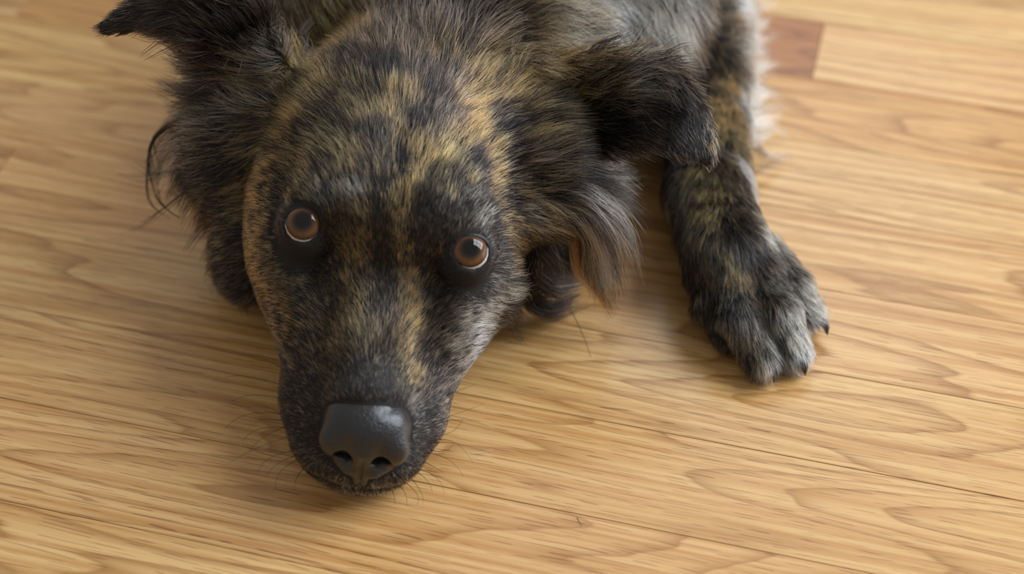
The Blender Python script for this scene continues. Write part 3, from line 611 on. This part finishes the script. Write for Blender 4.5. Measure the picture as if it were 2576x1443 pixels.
# ---------------------------------------------------------------- nose
nv, nq = surface_nets(nose_sdf, (-2.6, -9.6, -7.8), (2.6, -5, -2), .07)
def nose_material():
    t = NT('wet_nose'); tc = t.n('ShaderNodeTexCoord')
    v1 = t.n('ShaderNodeTexVoronoi', {'Vector': tc.outputs['Object'], 'Scale': 900.}).outputs['Distance']
    n1 = t.n('ShaderNodeTexNoise', {'Vector': tc.outputs['Object'], 'Scale': 260., 'Detail': 3.}).outputs[0]
    bp = t.n('ShaderNodeBump', {'Strength': .6, 'Distance': .0005, 'Height': t.math('ADD', v1, n1)})
    b = t.n('ShaderNodeBsdfPrincipled', {'Base Color': (.008, .0075, .009, 1), 'Roughness': .45, 'IOR': 1.4, 'Normal': bp.outputs[0], 'Coat Weight': .5, 'Coat Roughness': .27})
    return t.done(b.outputs[0])
tag(mesh_obj('nose', H2W(nv + (NOSE_DX, 0, 0)), nq, nose_material(), dog), 'wet black nose with two nostrils')

# ---------------------------------------------------------------- eyes
def eye_material():
    t = NT('brown_eye'); tc = t.n('ShaderNodeTexCoord')
    xyz = t.n('ShaderNodeSeparateXYZ', {0: tc.outputs['Object']})
    r = t.math('SQRT', t.math('ADD', t.math('POWER', xyz.outputs[0], 2.), t.math('POWER', xyz.outputs[1], 2.)))
    ang = t.math('DIVIDE', t.math('ARCTAN2', r, xyz.outputs[2]), math.pi)
    az = t.math('ARCTAN2', xyz.outputs[1], xyz.outputs[0])
    cv = t.n('ShaderNodeCombineXYZ', {0: t.math('MULTIPLY', t.math('COSINE', az), 6.), 1: t.math('MULTIPLY', t.math('SINE', az), 6.), 2: t.math('MULTIPLY', ang, 9.)})
    ns = t.n('ShaderNodeTexNoise', {'Vector': cv.outputs[0], 'Scale': 1.6, 'Detail': 4.}).outputs[0]
    c = t.ramp(ang, [(0, (.003, .002, .002)), (.08, (.003, .002, .002)), (.115, tuple(srgb(48, 32, 23))), (.18, tuple(srgb(112, 74, 44))), (.228, tuple(srgb(80, 52, 34))), (.246, (.008, .006, .005)), (.256, (.02, .015, .013)), (.266, tuple(srgb(205, 190, 182))), (.5, tuple(srgb(190, 170, 165)))])
    c = t.mix(t.math('MULTIPLY', ns, .4), c, (.01, .007, .006, 1))
    b = t.n('ShaderNodeBsdfPrincipled', {'Base Color': c, 'Roughness': .5, 'Specular IOR Level': 0., 'Coat Weight': 1., 'Coat Roughness': .015, 'Coat IOR': 1.4})
    return t.done(b.outputs[0])
EYEM = eye_material()
t = NT('eyelid_skin'); tc_ = t.n('ShaderNodeTexCoord')
nn_ = t.n('ShaderNodeTexNoise', {'Vector': tc_.outputs['Object'], 'Scale': 700., 'Detail': 3.}).outputs[0]
LID = t.done(t.n('ShaderNodeBsdfPrincipled', {'Base Color': (.009, .008, .009, 1), 'Roughness': .5, 'Specular IOR Level': .3, 'Normal': t.n('ShaderNodeBump', {'Strength': .3, 'Distance': .0005, 'Height': nn_}).outputs[0]}).outputs[0])
GAZE = [np.array([-.08, -.60, .80]), np.array([.13, -.61, .79])]
for e, gz, ax in zip(EYE, GAZE, EYE_AX):
    # eyeball with a raised cornea
    m, n = 40, 64; th = np.linspace(0, math.pi, m); ph = np.linspace(0, 2 * math.pi, n, endpoint=False)
    bl = EYE_R * (1 + .06 * np.exp(-(th / .62) ** 4))
    vv = np.stack([np.sin(th)[:, None] * np.cos(ph), np.sin(th)[:, None] * np.sin(ph), np.cos(th)[:, None] + 0 * ph], -1) * bl[:, None, None]
    i, j = np.meshgrid(np.arange(m - 1), np.arange(n), indexing='ij'); j2 = (j + 1) % n
    fq = np.stack([i * n + j, (i + 1) * n + j, (i + 1) * n + j2, i * n + j2], -1).reshape(-1, 4)
    o = tag(mesh_obj('eye', vv.reshape(-1, 3), fq, EYEM, dog), 'glossy brown eye looking up')
    gz = gz / np.linalg.norm(gz) @ R
    q_ = Vector(gz).to_track_quat('Z', 'Y'); o.matrix_local = Matrix.Translation(Vector(L2W(e) * CM)) @ q_.to_matrix().to_4x4()
    # margin of the lids: a thin wet ring inside the opening
    u, v = eye_frame(ax); side = np.sign(e[0])
    n = 72; ph = np.linspace(0, 2 * math.pi, n, endpoint=False); cx, sy = np.cos(ph), np.sin(ph)
    inner = np.clip(-cx * side, 0, 1) ** 3
    open_ = np.radians(np.where(sy > 0, 38. + 10 * cx ** 2, 50. - 2 * cx ** 2) + 5 * inner)
    prof = [(-3, .0), (-1, .04), (1, .06), (4, .075), (8, .075), (13, .02), (18, -.12)]
    rows = []
    for da, h in prof:
        tt = open_ + np.radians(da); rr = EYE_R * 1.03 + h
        rows.append(e + (np.sin(tt) * rr)[:, None] * (cx[:, None] * u + sy[:, None] * v) + (np.cos(tt) * rr)[:, None] * ax)
    vv = np.concatenate(rows); i, j = np.meshgrid(np.arange(len(prof) - 1), np.arange(n), indexing='ij'); j2 = (j + 1) % n
    fq = np.stack([i * n + j, i * n + j2, (i + 1) * n + j2, (i + 1) * n + j], -1).reshape(-1, 4)
    mesh_obj('eyelid', L2W(vv), fq, LID, dog)

# ---------------------------------------------------------------- claws
t = NT('claw_horn'); CLAW = t.done(t.n('ShaderNodeBsdfPrincipled', {'Base Color': (.02, .018, .02, 1), 'Roughness': .3}).outputs[0])
def tube(path, rads, n=10):
    path = np.array(path, float); vs_, k = [], len(path)
    tg = np.gradient(path, axis=0); tg /= np.linalg.norm(tg, axis=1, keepdims=True)
    ref = np.array([.3, .2, 1.])
    for p, d_, r in zip(path, tg, rads):
        x = np.cross(d_, ref); x /= np.linalg.norm(x); y = np.cross(d_, x)
        an = np.linspace(0, 2 * math.pi, n, endpoint=False)
        vs_.append(p + r * (np.cos(an)[:, None] * x + np.sin(an)[:, None] * y))
    i, j = np.meshgrid(np.arange(k - 1), np.arange(n), indexing='ij'); j2 = (j + 1) % n
    return np.concatenate(vs_), np.stack([i * n + j, i * n + j2, (i + 1) * n + j2, (i + 1) * n + j], -1).reshape(-1, 4)
for (a, b, c) in TOES:
    b, c = np.array(b), np.array(c); d_ = c - b; d_[2] = 0; d_ /= np.linalg.norm(d_)
    p0 = c + d_ * .45 + (0, 0, .05)
    path = [p0, p0 + d_ * .35 + (0, 0, .02), p0 + d_ * .6 - (0, 0, .2), p0 + d_ * .72 - (0, 0, .6)]
    path = [np.maximum(p, (-99, -99, .1)) for p in path]
    v_, f_ = tube(path, [.26, .24, .17, .03]); mesh_obj('claw', v_, f_, CLAW, dog)
# ---------------------------------------------------------------- whiskers
t = NT('whisker_hair'); WH = t.done(t.n('ShaderNodeBsdfPrincipled', {'Base Color': (.018, .014, .012, 1), 'Roughness': .35}).outputs[0])
t = NT('pale_hair'); WHP = t.done(t.n('ShaderNodeBsdfPrincipled', {'Base Color': (.7, .66, .6, 1), 'Roughness': .4}).outputs[0])
WHISK = [((700,960),(612,945),(561,953)),((700,998),(637,993),(583,1009)),((705,1038),(666,1020),(623,1011)),((705,1038),(623,1042),(565,1078)),((703,1079),(645,1081),(610,1113)),((703,1087),(659,1102),(626,1138)),
 ((710,1106),(652,1124),(572,1166)),((720,1142),(677,1153),(650,1186)),((732,1149),(692,1171),(670,1200)),((740,1164),(706,1186),(692,1229)),((755,1186),(745,1204),(742,1229)),((700,925),(670,905),(640,890)),((700,1060),(660,1055),(640,1068)),
 ((1122,996),(1150,971),(1165,927)),((1124,993),(1165,978),(1201,964)),((1090,1058),(1161,1036),(1219,1015)),((1092,1064),(1161,1056),(1230,1073)),((1095,1093),(1139,1084),(1165,1051)),((1092,1104),(1147,1114),(1190,1164)),((1088,1116),(1150,1116),(1234,1138)),
 ((1082,1131),(1121,1133),(1139,1116)),((1080,1138),(1132,1158),(1165,1197)),((1068,1164),(1096,1176),(1118,1190)),((1050,1195),(1074,1207),(1088,1237)),((1062,1180),(1100,1203),(1118,1244)),((1040,1210),(1059,1237),(1063,1266)),((1022,1222),(1050,1244),(1048,1269)),
 ((1008,1225),(1021,1244),(1023,1273)),((985,1230),(992,1250),(994,1269)),((1182,868),(1230,866),(1280,850))]
def bez(a, b, c, n=9):
    s = np.linspace(0, 1, n)[:, None]; m = 2 * b - .5 * (a + c); return (1 - s) ** 2 * a + 2 * s * (1 - s) * m + s * s * c
for (a, b, c) in WHISK:
    p0 = V[skin_at(*a)]; z = max(p0[2], .6)
    v_, f_ = tube(bez(p0, W(*b, z * 1.0 + .15), W(*c, max(.15, z * .75))), np.linspace(.017, .005, 9), 4); mesh_obj('whisker', v_, f_, WH, dog)
# ---------------------------------------------------------------- shed hairs on the boards
for pts3, mt, lab in (([(1432, 772), (1462, 830), (1487, 897)], WH, 'long dark shed hair on the boards between muzzle and paw'), ([(1188, 1141), (1212, 1138), (1243, 1129)], WHP, 'short white shed hair on the floor beside the whiskers'),
                      ([(1452, 1300), (1458, 1312), (1464, 1322)], WH, 'tiny dark shed hair on the boards in the lower middle')):
    pp = [W(*q, .03) for q in pts3]; o0 = pp[0]
    v_, f_ = tube(bez(*[p - o0 for p in pp]), np.linspace(.012, .006, 9), 4); o = tag(mesh_obj('shed_hair', v_, f_, mt), lab, 'hair', None, 'shed hairs on the floor'); o.location = o0 * CM
print('done', time.time() - T0)
